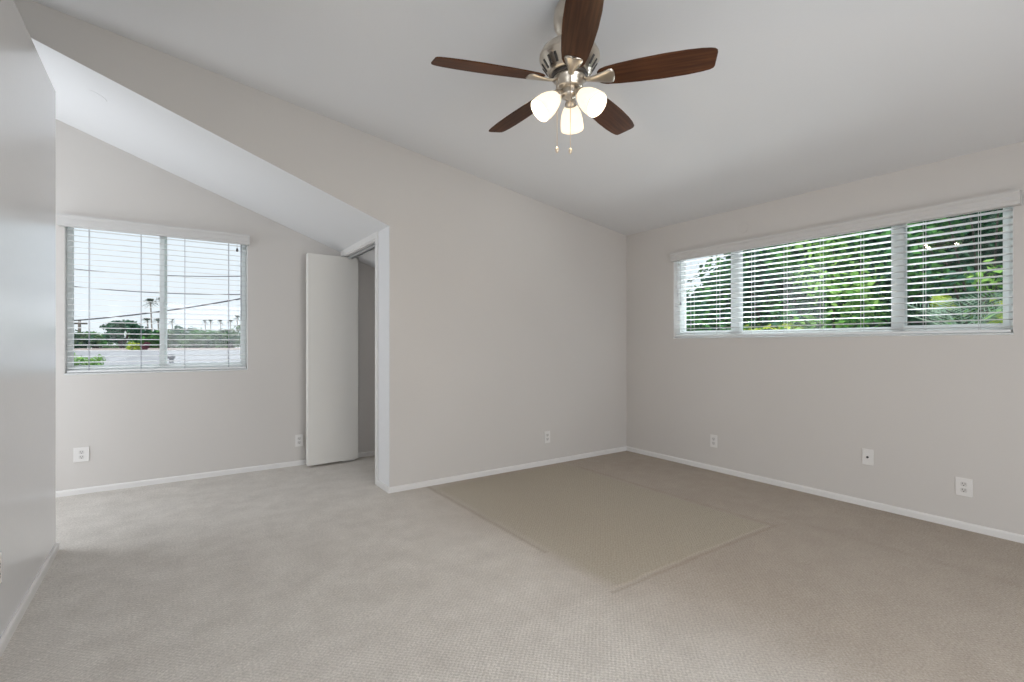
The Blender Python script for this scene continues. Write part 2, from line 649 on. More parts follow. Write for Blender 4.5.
# unseen rear wall; its wide opening is added to let fill light in
b = MB()
b.box(XO, -0.1, YR - 0.16, YR, 0, zc(XO) + .05)
b.box(2.7, XR, YR - 0.16, YR, 0, zc(2.7))
b.prism([(-0.1, 2.2), (2.7, 2.2), (2.7, zc(2.7)), (-0.1, zc(-0.1))], 'y', YR - 0.16, YR)
struct(b.build('wall_rear', M['wall']), 'rear wall behind the camera with an added opening for fill light', 'wall')

# left partition: a free-standing closet block with a flat top
b = MB()
b.box(XO, XP, 1.25, 3.84, 0, 2.665, 0.006)
struct(b.build('wall_left', M['partition']), 'glossy white partition block at the left edge, open above its top', 'wall')


# ------------------------------------------------------------------ baseboards
def base_prof(bm_, p0, p1, n, h=0.047, t=0.013):
    """baseboard with eased top from p0 to p1 along a wall, n = normal into the room"""
    d = Vector((p1[0] - p0[0], p1[1] - p0[1], 0))
    L_ = d.length
    d.normalize()
    nn = Vector((n[0], n[1], 0))
    prof = [(0, 0), (t, 0), (t, h - 0.012), (t - 0.003, h - 0.004), (t - 0.008, h), (0, h)]
    bb = bmesh.new()
    A = [bb.verts.new(Vector((p0[0], p0[1], 0)) + nn * a + Vector((0, 0, c))) for a, c in prof]
    B = [bb.verts.new(Vector((p0[0], p0[1], 0)) + d * L_ + nn * a + Vector((0, 0, c))) for a, c in prof]
    bb.faces.new(A)
    bb.faces.new(list(reversed(B)))
    for i in range(len(prof)):
        j = (i + 1) % len(prof)
        bb.faces.new([A[i], B[i], B[j], A[j]])
    bmesh.ops.recalc_face_normals(bb, faces=bb.faces)
    bm_.add(bb)


b = MB()
base_prof(b, (XR, YR), (XR, YM), (-1, 0))
struct(b.build('baseboard_right', M['trim']), 'white baseboard along the long window wall', 'baseboard')
b = MB()
base_prof(b, (XA - 0.013, YM), (XR - 0.013, YM), (0, -1))
base_prof(b, (XA, YM), (XA, OY0 - 0.055), (-1, 0))
struct(b.build('baseboard_middle', M['trim']), 'white baseboard along the middle wall and around its corner', 'baseboard')
b = MB()
base_prof(b, (XO, YB), (XA, YB), (0, -1))
struct(b.build('baseboard_back', M['trim']), 'white baseboard under the alcove window', 'baseboard')
b = MB()
base_prof(b, (XA + 0.11, YB), (2.16, YB), (0, -1))
struct(b.build('baseboard_closet', M['trim']), 'white baseboard inside the closet', 'baseboard')
b = MB()
base_prof(b, (XP, 1.25), (XP, 3.853), (1, 0))
struct(b.build('baseboard_left', M['trim']), 'white baseboard along the left partition', 'baseboard')

# ------------------------------------------------------------------ closet casing, track and folded door
b = MB()
b.box(XA - 0.012, XA, OY0 - 0.055, OY0, 0, OZ, 0.003)       # near side casing
b.box(XA - 0.012, XA, OY0 - 0.055, OY1 + 0.055, OZ, OZ + 0.056, 0.003)       # head casing
b.box(XA - 0.012, XA, OY1, OY1 + 0.055, 0, OZ, 0.003)               # far side casing
b.box(XA - 0.004, XA + 0.114, OY0, OY0 + 0.012, 0, OZ - 0.012)      # jamb linings
b.box(XA - 0.004, XA + 0.114, OY1 - 0.012, OY1, 0, OZ - 0.012)
b.box(XA - 0.004, XA + 0.114, OY0, OY1, OZ - 0.012, OZ)
struct(b.build('trim_1', M['trim']), 'white casing around the closet opening', 'trim')
b = MB()
b.box(XA + 0.035, XA + 0.040, OY0 + .012, OY1 - .012, OZ - 0.037, OZ - 0.012)
b.box(XA + 0.066, XA + 0.071, OY0 + .012, OY1 - .012, OZ - 0.037, OZ - 0.012)
b.box(XA + 0.035, XA + 0.071, OY0 + .012, OY1 - .012, OZ - 0.016, OZ - 0.012)
struct(b.build('trim_2', M['track']), 'metal bifold door track under the closet head casing', 'trim')


def leaf_panel(name, x0, y0, x1, y1, parent, t=0.034):
    L_ = math.hypot(x1 - x0, y1 - y0)
    m = Matrix.Translation((x0, y0, 0)) @ Matrix.Rotation(math.atan2(y1 - y0, x1 - x0), 4, 'Z')
    k = MB()
    k.box(0, L_, 0, t, 0.022, 2.080, 0.003, m)
    return k.build(name, M['door'], parent)


dr = struct(empty('door_1', (1.08, 5.0, 0)), 'white bifold closet door folded against the alcove wall', 'closet door')
b_ox, b_oy = 1.08, 5.0
leaf_panel('door_panel', 0.0, 0.0, 0.498, 0.042, dr)
leaf_panel('door_panel', 0.004, 0.052, 0.45, 0.110, dr)
for zz in (0.3, 1.05, 1.8):
    k = MB()
    k.box(-0.004, 0.001, 0.020, 0.068, zz, zz + 0.07, 0.0015)
    k.lathe([(0.004, zz - 0.002), (0.004, zz + 0.072)], 10, Matrix.Translation((-0.006, 0.043, 0)))
    k.build('hinge', M['door'], dr)
k = MB()
k.lathe([(0.006, 2.074), (0.006, 2.090)], 10, Matrix.Translation((0.425, 0.075, 0)))
k.build('guide_pin', M['track'], dr)


# ------------------------------------------------------------------ windows and blinds
def frame_rect(bm_, u0, u1, z0, z1, w_, v0, v1, ax, bev=0.004):
    """rectangular frame: u along the wall, v through the wall"""
    def bx(a0, a1, c0, c1):
        if ax == 'x':
            bm_.box(a0, a1, v0, v1, c0, c1, bev)
        else:
            bm_.box(v0, v1, a0, a1, c0, c1, bev)
    bx(u0, u0 + w_, z0, z1)
    bx(u1 - w_, u1, z0, z1)
    bx(u0 + w_, u1 - w_, z0, z0 + w_)
    bx(u0 + w_, u1 - w_, z1 - w_, z1)


def window(name, ax, base, u0, u1, z0, z1, sashes, label, sill_label):
    """ax: direction along the wall; base: wall face; the frame sits deep in the reveal"""
    root = struct(empty(name, (0, 0, 0)), label, 'window')
    s = MB()
    e = 0.004
    d0, d1 = base + 0.002, base + 0.095

    def bx(m_, a0, a1, v0, v1, c0, c1, bev=0.0):
        if ax == 'x':
            m_.box(a0, a1, v0, v1, c0, c1, bev)
        else:
            m_.box(v0, v1, a0, a1, c0, c1, bev)
    bx(s, u0, u0 + e, d0, d1, z0 + e, z1)
    bx(s, u1 - e, u1, d0, d1, z0 + e, z1)
    bx(s, u0 + e, u1 - e, d0, d1, z1 - e, z1)
    s.build('window_reveal', M['trim'], root)
    s = MB()
    bx(s, u0, u1, d0 - 0.006, d1, z0, z0 + 0.012, 0.003)
    s.build('window_sill', M['vinyl'], root)
    s = MB()
    frame_rect(s, u0 + e, u1 - e, z0 + 0.012, z1 - e, 0.034, base + 0.095, base + 0.155, ax)
    s.build('window_frame', M['vinyl'], root)
    for i, (a0, a1, v, wd) in enumerate(sashes):
        f_ = MB()
        frame_rect(f_, a0, a1, z0 + 0.040, z1 - 0.034, wd, base + v, base + v + 0.026, ax, 0.003)
        sash = f_.build('sash', M['vinyl'], root)
        g = MB()
        bx(g, a0 + wd - .004, a1 - wd + .004, base + v + .012, base + v + .0125, z0 + 0.040 + wd - .004, z1 - 0.034 - wd + .004)
        g.build('glass_pane', M['glass'], sash)
    return root, bx


wl, bxl = window('window_1', 'x', YB, LX0, LX1, LZ0, LZ1,
                 [(LX0 + .012, -0.030, 0.125, 0.028), (-0.085, LX1 - .014, 0.099, 0.034)],
                 'nearly square white sliding window in the alcove', None)
k = MB()
bxl(k, -0.072, -0.058, YB + 0.086, YB + 0.099, 1.48, 1.56, 0.003)
k.build('sash_latch', M['vinyl'], wl)
wr, bxr = window('window_2', 'y', XR, RY0, RY1, RZ0, RZ1,
                 [(RY0 + .03, 1.36, 0.099, 0.036), (1.28, 2.60, 0.125, 0.030), (2.515, RY1 - .03, 0.099, 0.036)],
                 'long low white three-panel sliding window under the eave', None)
for y0_, y1_ in ((1.279, 1.352), (2.520, 2.606)):
    k = MB()
    bxr(k, y0_, y1_, XR + 0.092, XR + 0.155, RZ0 + 0.03, RZ1 - 0.02, 0.004)
    k.build('mullion', M['vinyl'], wr)
for yy in (1.335, 2.54):
    k = MB()
    bxr(k, yy - 0.007, yy + 0.007, XR + 0.086, XR + 0.099, 1.60, 1.68, 0.003)
    k.build('sash_latch', M['vinyl'], wr)


def blind(name, ax, base, u0, u1, z0, z1, vz0, vz1, vu0, vu1, n, tilt, cords, label, wand_u, tilt_u, cord_key='cord'):
    root = tag(empty(name, (0, 0, 0)), label, 'window blind')
    sgn = 1 if ax == 'x' else 1

    def bx(m_, a0, a1, v0, v1, c0, c1, bev=0.0):
        if ax == 'x':
            m_.box(a0, a1, base + v0, base + v1, c0, c1, bev)
        else:
            m_.box(base + v0, base + v1, a0, a1, c0, c1, bev)

    def pt(u, v, z):
        return (u, base + v, z) if ax == 'x' else (base + v, u, z)
    # valance with a moulded profile: v is towards outside, so negative = into the room
    V = MB()
    prof = [(-0.004, vz0), (-0.050, vz0), (-0.054, vz0 + .006), (-0.054, vz0 + .020), (-0.058, vz0 + .028), (-0.058, vz1 - .030),
            (-0.064, vz1 - .022), (-0.070, vz1 - .012), (-0.070, vz1), (-0.004, vz1)]
    V.prism([(base + v, z) for v, z in prof], 'x' if ax == 'x' else 'y', vu0, vu1)
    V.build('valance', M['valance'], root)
    # head rail behind the valance
    h = MB()
    bx(h, u0 + .006, u1 - .006, 0.012, 0.062, z1 - 0.045, z1 - .006, 0.002)
    h.build('head_rail', M['blind'], root)
    # slats: one mesh, slightly crowned boards
    s = MB()
    top = z1 - 0.06
    bot = z0 + 0.052
    W = 0.05
    vc = 0.040
    for i in range(n):
        z = bot + (top - bot) * i / (n - 1)
        pr = []
        for t_ in (-1, -.5, 0, .5, 1):
            pr.append((t_ * W / 2, 0.0018 * (1 - t_ * t_) + 0.0014))
        for t_ in (1, .5, 0, -.5, -1):
            pr.append((t_ * W / 2, 0.0018 * (1 - t_ * t_) - 0.0014))
        ct, st = math.cos(tilt), math.sin(tilt)
        pts = [(base + vc + a * ct + c * st, z - a * st + c * ct) for a, c in pr]
        s.prism(pts, 'x' if ax == 'x' else 'y', u0 + .008, u1 - .008)
    s.build('slats', M['blind'], root)
    r_ = MB()
    bx(r_, u0 + .008, u1 - .008, vc - 0.026, vc + 0.026, z0 + 0.016, z0 + 0.034, 0.004)
    r_.build('bottom_rail', M['blind'], root)
    for u in cords:
        k_ = MB()
        for v in (vc - 0.027, vc + 0.027):
            k_.tube([pt(u, v, z0 + 0.03), pt(u, v, z1 - 0.045)], 0.0016, 6)
        k_.build('ladder_cord', M[cord_key], root)
    # lift cord with tassel
    k_ = MB()
    zt_ = wand_u[1]
    k_.tube([pt(wand_u[0], -0.006, zt_), pt(wand_u[0], -0.006, z1 - 0.03)], 0.0016, 6)
    lc = k_.build('lift_cord', M['cord'], root)
    k_ = MB()
    k_.lathe([(0.003, 0.030), (0.007, 0.024), (0.010, 0.006), (0.009, 0.0), (0.004, -0.004)], 12, Matrix.Translation(pt(wand_u[0], -0.006, zt_ - 0.026)))
    k_.build('tassel', M[wand_u[2]], lc)
    # tilt wand
    k_ = MB()
    k_.tube([pt(tilt_u[0], -0.004, tilt_u[1]), pt(tilt_u[0], -0.004, z1 - 0.05)], 0.004, 8)
    k_.build('tilt_wand', M[tilt_u[2]], root)
    return root


blind('window_blind', 'x', YB, LX0 + .004, LX1 - .004, LZ0, LZ1, 2.125, 2.213, -0.726, 0.597, 26, math.radians(-4),
      (-0.548, -0.212, 0.098, 0.436), 'white horizontal slat blind with valance on the nearly square alcove window',
      (0.500, 2.085, 'nickel_dark'), (0.532, 1.42, 'cord'))
blind('window_blind', 'y', XR, RY0 + .004, RY1 - .004, RZ0, RZ1, 2.038, 2.122, 0.672, 3.171, 18, math.radians(4),
      (0.87, 1.15, 1.52, 1.80, 2.08, 2.36, 2.70, 2.98), 'long white horizontal slat blind with valance on the wide window under the eave',
      (3.085, 1.62, 'cord'), (3.12, 1.68, 'blind'), 'blind')

# ------------------------------------------------------------------ outlets and wall covers
PLANE = {'back': ((0, 0, 0), 0), 'mid': ((0, 0, 0), 0)}


def plate(name, loc, rz, label, cable=False, group=None, wd=0.072, ht=0.117):
    root = tag(empty(name, loc, rz), label, 'outlet' if not cable else 'cable plate', group)
    # local: faces -Y, z up
    p = MB()
    p.box(-wd / 2, wd / 2, -0.0065, 0, -ht / 2, ht / 2, 0.0025)
    p.build('cover_plate', M['plate'], root)
    if not cable:
        for zz in (0.0195, -0.0195):
            q = MB()
            q.prism([(-0.0165, -0.009), (-0.010, -0.0145), (0.010, -0.0145), (0.0165, -0.009), (0.0165, 0.009), (0.010, 0.0145), (-0.010, 0.0145), (-0.0165, 0.009)],
                    'y', -0.0085, -0.0062, Matrix.Translation((0, 0, zz)))
            rec = q.build('receptacle', M['socket'], root)
            q = MB()
            q.box(-0.0080, -0.0055, -0.0089, -0.0084, zz - 0.001, zz + 0.009)
            q.box(0.0055, 0.0080, -0.0089, -0.0084, zz - 0.001, zz + 0.007)
            q.lathe([(0.003, 0), (0.003, 0.0005)], 10, Matrix.Translation((0, -0.0084, zz - 0.0075)) @ Matrix.Rotation(PI / 2, 4, 'X'))
            q.build('slots', M['dark'], rec)
        q = MB()
        q.lathe([(0.0028, 0), (0.0028, 0.001), (0.002, 0.0016)], 10, Matrix.Translation((0, -0.0064, 0)) @ Matrix.Rotation(PI / 2, 4, 'X'))
        q.build('screw', M['plate'], root)
    else:
        q = MB()
        q.lathe([(0.0075, 0), (0.0075, 0.004), (0.0055, 0.004), (0.0055, 0.011), (0.004, 0.012)], 12, Matrix.Translation((0, -0.0064, 0)) @ Matrix.Rotation(PI / 2, 4, 'X'))
        q.build('coaxial_jack', M['dark'], root)
        for zz in (0.042, -0.042):
            q = MB()
            q.lathe([(0.0028, 0), (0.0028, 0.001), (0.002, 0.0016)], 10, Matrix.Translation((0, -0.0064, zz)) @ Matrix.Rotation(PI / 2, 4, 'X'))
            q.build('screw', M['plate'], root)
    return root


plate('wall_outlet', (-0.591, YB, 0.315), 0, 'white outlet under the alcove window beside the left partition', wd=0.095)
plate('wall_outlet', (1.038, YB, 0.245), 0, 'white outlet low on the alcove wall beside the folded closet door')
plate('wall_outlet', (3.069, YM, 0.275), 0, 'small white outlet alone on the middle wall')
plate('wall_outlet', (XR, 2.719, 0.281), -PI / 2, 'white outlet under the long window, nearest the room corner')
plate('cable_wall_plate', (XR, 1.47, 0.366), -PI / 2, 'white wall plate with one dark coaxial jack under the long window', cable=True)
plate('wall_outlet', (XR, 0.936, 0.273), -PI / 2, 'white outlet under the long window, farthest from the room corner', wd=0.085)
plate('wall_outlet', (XP, 2.672, 0.330), PI / 2, 'white outlet low on the left partition, cut by the photo edge')

k = MB()
k.lathe([(0.055, 0.0), (0.055, -0.0012), (0.052, -0.0022)], 32, Matrix.Rotation(math.atan(AS), 4, 'Y'))
tag(k.build('blank_cover', M['ceil'], loc=(-0.403, 4.217, za(-0.403))), 'faint round painted-over cover on the alcove ceiling', 'blank cover')
k = MB()
k.lathe([(0.045, 0.0), (0.045, 0.0012), (0.042, 0.002)], 32, Matrix.Rotation(-PI / 2, 4, 'Y'))
tag(k.build('blank_cover', M['wall'], loc=(XR, 2.432, 2.243)), 'faint round painted-over cover above the long window blind', 'blank cover')

# ------------------------------------------------------------------ ceiling fan
FX, FY = 1.561, 1.765
FZ = zc(FX)
fan = tag(empty('ceiling_fan', (FX, FY, FZ)), 'brushed nickel ceiling fan with five dark walnut blades and three lit shades', 'ceiling fan')
CAMA = -math.radians(34.8)      # the fan's angles are given from the camera's right-hand direction


def zl(z):
    return z - FZ


def Tz(z):
    return Matrix.Translation((0, 0, z - FZ))


k = MB()
k.lathe([(0.052, 2.835), (0.072, 2.79), (0.077, 2.745), (0.073, 2.712), (0.056, 2.680), (0.022, 2.668), (0.018, 2.662)], 40, Tz(0))
k.build('canopy', M['nickel'], fan)
k = MB()
k.lathe([(0.0135, 2.670), (0.0135, 2.652), (0.024, 2.650), (0.026, 2.630)], 24, Tz(0))
k.build('downrod', M['nickel'], fan)
k = MB()
k.lathe([(0.022, 2.642), (0.060, 2.637), (0.102, 2.622), (0.130, 2.598), (0.143, 2.573), (0.144, 2.558), (0.138, 2.552), (0.136, 2.546), (0.100, 2.492), (0.088, 2.486)], 56, Tz(0))
mh = k.build('motor_housing', M['nickel'], fan)
for i in range(20):
    k = MB()
    a = 2 * PI * i / 20
    m = Matrix.Rotation(a, 4, 'Z') @ Matrix.Translation((0.1190, 0, zl(2.5195))) @ Matrix.Rotation(math.atan2(0.036, 0.054), 4, 'Y')
    k.box(-0.003, 0.003, -0.006, 0.006, -0.022, 0.022, 0.002, m)
    k.build('vent_slot', M['nickel_dark'], mh)
k = MB()
k.lathe([(0.080, 2.492), (0.086, 2.488), (0.086, 2.472), (0.078, 2.468)], 48, Tz(0))
k.build('flywheel', M['nickel_dark'], fan)
k = MB()
k.lathe([(0.060, 2.474), (0.076, 2.470), (0.078, 2.460), (0.066, 2.452), (0.064, 2.425), (0.060, 2.418), (0.040, 2.412)], 48, Tz(0))
k.build('switch_housing', M['nickel'], fan)
k = MB()
k.lathe([(0.036, 2.418), (0.041, 2.412), (0.041, 2.388), (0.034, 2.376), (0.016, 2.372), (0.010, 2.362), (0.004, 2.356)], 36, Tz(0))
k.build('light_fitter', M['nickel'], fan)


def blade_mesh():
    k_ = MB()
    # outline along +x : half widths
    st = [(-0.037, 0.030), (-0.025, 0.043), (0.0, 0.053), (0.06, 0.061), (0.15, 0.068), (0.26, 0.0725), (0.36, 0.071), (0.42, 0.066), (0.455, 0.060)]
    up = [(x, w_) for x, w_ in st] + [(0.469, 0.053), (0.474, 0.042)]
    lo = [(0.482, -0.030), (0.480, -0.045), (0.470, -0.055), (0.455, -0.060)] + [(x, -w_) for x, w_ in reversed(st[:-1])]
    b_ = bmesh.new()
    th = 0.006
    A = [b_.verts.new((x, y, th / 2)) for x, y in up + lo]
    B = [b_.verts.new((x, y, -th / 2)) for x, y in up + lo]
    b_.faces.new(A)
    b_.faces.new(list(reversed(B)))
    nn = len(A)
    for i in range(nn):
        b_.faces.new([A[i], B[i], B[(i + 1) % nn], A[(i + 1) % nn]])
    bmesh.ops.recalc_face_normals(b_, faces=b_.faces)
    bmesh.ops.bevel(b_, geom=[e for e in b_.edges if abs(e.verts[0].co.z - e.verts[1].co.z) < 1e-6], offset=0.0015, segments=1, affect='EDGES')
    return k_.add(b_)


def iron_mesh():
    """blade iron: narrow arm from the flywheel flaring into a spade under the blade"""
    k_ = MB()
    st = [(-0.100, 0.015, -0.002), (-0.085, 0.013, -0.006), (-0.065, 0.015, -0.009), (-0.040, 0.023, -0.0095), (-0.010, 0.034, -0.0085), (0.018, 0.042, -0.007), (0.030, 0.041, -0.006), (0.038, 0.030, -0.005), (0.041, 0.012, -0.005)]
    b_ = bmesh.new()
    rows = []
    for x, w_, z in st:
        row = []
        for y, dz in ((-w_, 0.004), (-w_, 0.0), (-w_ * .55, -0.0035), (0, -0.006), (w_ * .55, -0.0035), (w_, 0.0), (w_, 0.004)):
            row.append(b_.verts.new((x, y, z + dz)))
        rows.append(row)
    for i in range(len(rows) - 1):
        for j in range(7):
            f = b_.faces.new([rows[i][j], rows[i][(j + 1) % 7], rows[i + 1][(j + 1) % 7], rows[i + 1][j]])
            f.smooth = True
    b_.faces.new(rows[0])
    b_.faces.new(list(reversed(rows[-1])))
    bmesh.ops.recalc_face_normals(b_, faces=b_.faces)
    return k_.add(b_)


TH0 = 269.0
BZ = 2.452
bl0 = ir0 = None
for i in range(5):
    a = math.radians(TH0 + 72 * i) + CAMA
    if bl0 is None:
        bl = bl0 = blade_mesh().build('blade', M['wood'], fan)
        ir = ir0 = iron_mesh().build('blade_iron', M['nickel'], bl)
    else:
        bl = bl0.copy()
        C.objects.link(bl)
        bl.parent = fan
        ir = ir0.copy()
        C.objects.link(ir)
        ir.parent = bl
    m = Matrix.Rotation(a, 4, 'Z') @ Matrix.Translation((0.172, 0, zl(BZ))) @ Matrix.Rotation(math.radians(1.0), 4, 'Y') @ Matrix.Rotation(math.radians(-14), 4, 'X')
    bl.matrix_basis = m

# shades
for i, ang in enumerate((78, 198, 318)):
    a = math.radians(ang) + CAMA
    tau = math.radians(47)
    m = Matrix.Rotation(a, 4, 'Z') @ Matrix.Translation((0.040, 0, zl(2.396))) @ Matrix.Rotation(-tau, 4, 'Y')
    # local -z is the shade axis (down and outwards)
    k = MB()
    k.lathe([(0.010, 0.012), (0.014, -0.004), (0.020, -0.010), (0.028, -0.028), (0.029, -0.040), (0.024, -0.042)], 28, m)
    arm = k.build('socket', M['nickel'], fan)
    k = MB()
    out = [(0.027, -0.036), (0.036, -0.050), (0.047, -0.075), (0.054, -0.105), (0.0565, -0.135), (0.0565, -0.155)]
    inn = [(r - 0.003, z) for r, z in reversed(out)]
    k.lathe(out + inn, 60, m, cap=False, ribs=20, rib=0.012)
    sh = k.build('lamp_shade', M['shade'], fan)
    k = MB()
    k.lathe([(0.010, -0.040), (0.012, -0.055), (0.019, -0.075), (0.022, -0.092), (0.017, -0.108), (0.006, -0.115)], 20, m)
    k.build('bulb', M['bulb'], sh)
    pl = bpy.data.lights.new('lamp_light', 'POINT')
    pl.energy = 8.5
    pl.color = (1.0, 0.80, 0.56)
    pl.shadow_soft_size = 0.03
    po = bpy.data.objects.new('lamp_light', pl)
    C.objects.link(po)
    po.parent = sh
    po.location = (m @ Vector((0, 0, -0.132)))

# pull chains (angles from the camera's right-hand direction)
for px_, dd, z0_, z1_ in ((-0.062, -0.03, 2.445, 2.128), (-0.004, -0.07, 2.445, 2.108)):
    v = Matrix.Rotation(CAMA, 4, 'Z') @ Vector((px_, dd, 0))
    k = MB()
    k.tube([(v.x, v.y, zl(z0_)), (v.x, v.y, zl(z1_))], 0.0018, 6)
    ch = k.build('pull_chain', M['chain'], fan)
    k = MB()
    k.lathe([(0.002, 0.014), (0.006, 0.008), (0.0085, 0.0), (0.006, -0.010), (0.002, -0.016)], 14, Matrix.Translation((v.x, v.y, zl(z1_ - 0.012))))
    k.build('pull_knob', M['chain'], ch)

# ------------------------------------------------------------------ outdoors
GZ = -2.8
b = MB()
b.box(-150, 150, 5.6, 330, GZ - 0.3, GZ)
b.box(4.6, 150, -60, 5.6, GZ - 0.3, GZ)
struct(b.build('ground', M['ground']), 'garden ground below the windows', 'ground')
# lower storey that carries the room
b = MB()
b.box(XO - .2, XR + .2, YR - .2, YB + .2, GZ, -0.2)
struct(b.build('wall_lower_storey', M['stucco']), 'storey of the house below the room', 'wall')


def leaf(bm_, c, n, size, asp=0.55):
    u = n.orthogonal().normalized()
    u.rotate(Matrix.Rotation(random.uniform(0, 2 * PI), 3, n))
    v = n.cross(u)
    a = u * size
    c2 = v * size * asp * 0.5
    p = [c - a * .5, c - a * .05 + c2, c + a * .5, c - a * .05 - c2]
    bm_.faces.new([bm_.verts.new(q) for q in p])


def rnd_dir():
    while True:
        v = Vector((random.uniform(-1, 1), random.uniform(-1, 1), random.uniform(-1, 1)))
        if 0.05 < v.length < 1:
            return v.normalized()


def tree(name, base, height, crown, mat_key, n_clump, n_leaf, size, label, cat, group=None, clump_r=0.45, light=None, tr=1.0):
    """base xyz; crown = (dx, dy, z_center, rx, ry, rz)"""
    root = tag(empty(name, base), label, cat, group)
    dx, dy, zcn, rx, ry, rz = crown
    t = MB()
    top = Vector((dx, dy, zcn))
    t.tube([(0, 0, 0), (dx * .3, dy * .3, zcn * .4), (dx * .7, dy * .8, zcn * .8), top], [0.14 * tr, 0.11 * tr, 0.08 * tr, 0.05 * tr], 8)
    cl = []
    for i in range(n_clump):
        d = rnd_dir()
        rr = random.uniform(0.45, 1.0) ** 0.6
        cl.append(Vector((dx + d.x * rx * rr, dy + d.y * ry * rr, zcn + d.z * rz * rr)))
    for p in cl[:min(14, n_clump)]:
        mid = top.lerp(p, 0.5) + Vector((0, 0, -0.1))
        t.tube([Vector((dx * .6, dy * .6, zcn * .7)), mid, p], [0.04 * tr, 0.025 * tr, 0.01 * tr], 5)
    t.build('trunk', M['bark'], root)
    groups = [(mat_key, cl)]
    if light:
        kk = int(len(cl) * light[1])
        groups = [(mat_key, cl[kk:]), (light[0], cl[:kk])]
    for key, cs in groups:
        f = MB()
        for p in cs:
            for j in range(n_leaf):
                d = rnd_dir()
                q = p + Vector((d.x, d.y, d.z * .75)) * clump_r * random.uniform(.3, 1)
                nn = (d + Vector((0, 0, .7)) + rnd_dir() * .8).normalized()
                leaf(f.bm, q, nn, size * random.uniform(.7, 1.3))
        f.build('foliage', M[key], root)
    return root


RT = 'trees outside the long window'
tree('garden_tree', (9.2, 5.7, GZ), 6, (0.0, 0.3, 3.85, 1.2, 1.5, 1.3), 'leaf_dark', 110, 60, 0.13,
     'dark green tree seen through the end pane nearest the room corner, sky above it', 'tree', RT, light=('leaf_mid', .42), tr=.45)
tree('garden_tree', (9.4, 4.6, GZ), 7, (0.0, 0.2, 4.6, 1.3, 1.2, 2.3), 'leaf_dark', 90, 60, 0.13,
     'dark tree with bright leaf sprays behind the middle pane, nearest the room corner', 'tree', RT, light=('leaf_mid', .45), tr=.45)
tree('garden_tree', (8.0, 3.22, GZ), 7, (0.0, 0.0, 4.3, 0.55, 0.55, 1.9), 'leaf_light', 46, 60, 0.10,
     'bright light green bushy tree in the middle of the long window', 'tree', RT, clump_r=.34, light=('leaf_mid', .3), tr=.45)
tree('garden_tree', (9.6, 3.15, GZ), 7, (0.0, 0.0, 4.7, 1.0, 1.1, 2.4), 'leaf_mid', 80, 60, 0.12,
     'mid green tree behind the middle pane, next to the bright bushy tree', 'tree', RT, light=('leaf_dark', .4), tr=.45)
tree('garden_tree', (9.0, 1.7, GZ), 7, (0.0, 0.1, 4.9, 1.2, 1.3, 2.5), 'leaf_dark', 110, 60, 0.12,
     'dark green tree filling the pane farthest from the room corner', 'tree', RT, light=('leaf_mid', .42), tr=.45)
tree('garden_tree', (7.9, 1.55, GZ), 5, (0.0, 0.0, 4.42, 0.35, 0.30, 0.45), 'leaf_light', 8, 50, 0.09,
     'small light green leaf spray in front of the dark tree', 'tree', RT, clump_r=.28, tr=.3)
# dark hedge behind, fills below the crowns
hd = tree('hedge', (11.8, 3.4, GZ), 6, (0, 0, 3.9, 0.9, 5.2, 3.4), 'leaf_dark', 420, 60, 0.20,
     'tall dark hedge behind the garden trees outside the long window', 'hedge', clump_r=.8)
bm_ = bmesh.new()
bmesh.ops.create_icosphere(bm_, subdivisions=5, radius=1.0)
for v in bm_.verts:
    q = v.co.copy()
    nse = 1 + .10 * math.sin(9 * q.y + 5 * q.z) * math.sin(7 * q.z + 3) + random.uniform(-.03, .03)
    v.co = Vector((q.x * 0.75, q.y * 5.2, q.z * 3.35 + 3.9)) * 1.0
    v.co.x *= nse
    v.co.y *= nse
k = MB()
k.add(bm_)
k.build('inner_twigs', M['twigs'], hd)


def fan_palm(name, base, stem_h, n, L_, mat_key, label, cat, group=None, leaflets=14, stem_r=0.08, droop=0.5, spread=(0.1, 1.2), width=1.0, lw=1.0):
    root = tag(empty(name, base), label, cat, group)
    t = MB()
    t.tube([(0, 0, 0), (0.02 * stem_h, 0, stem_h * .5), (0, 0, stem_h)], [stem_r * 1.25, stem_r, stem_r * .9], 8)
    t.build('trunk', M['palm_bark'], root)
    f = MB()
    for i in range(n):
        az = 2 * PI * (i + random.uniform(-.3, .3)) / n
        el = random.uniform(*spread)
        d = Vector((math.cos(az) * math.cos(el), math.sin(az) * math.cos(el), math.sin(el)))
        side = d.cross(Vector((0, 0, 1))).normalized()
        o_ = Vector((0, 0, stem_h))
        pts = [o_ + d * (L_ * s_) + Vector((0, 0, -droop * L_ * s_ * s_)) for s_ in (0, .25, .5, .75, 1.0)]
        f.tube(pts, [0.012 * L_, .010 * L_, .008 * L_, .005 * L_, .002 * L_], 4)
        for j in range(leaflets):
            s_ = 0.15 + 0.85 * j / (leaflets - 1)
            p = o_ + d * (L_ * s_) + Vector((0, 0, -droop * L_ * s_ * s_))
            ll = L_ * 0.42 * math.sin(PI * (0.15 + 0.8 * s_)) * width
            for sg in (-1, 1):
                e = p + (side * sg * 0.8 + d * 0.6).normalized() * ll + Vector((0, 0, -0.12 * ll))
                wv = (d * 0.035 * L_ * lw)
                mid = p.lerp(e, .5)
                f.bm.faces.new([f.bm.verts.new(q) for q in (p, mid + wv, e, mid - wv)])
    f.build('fronds', M[mat_key], root)
    return root


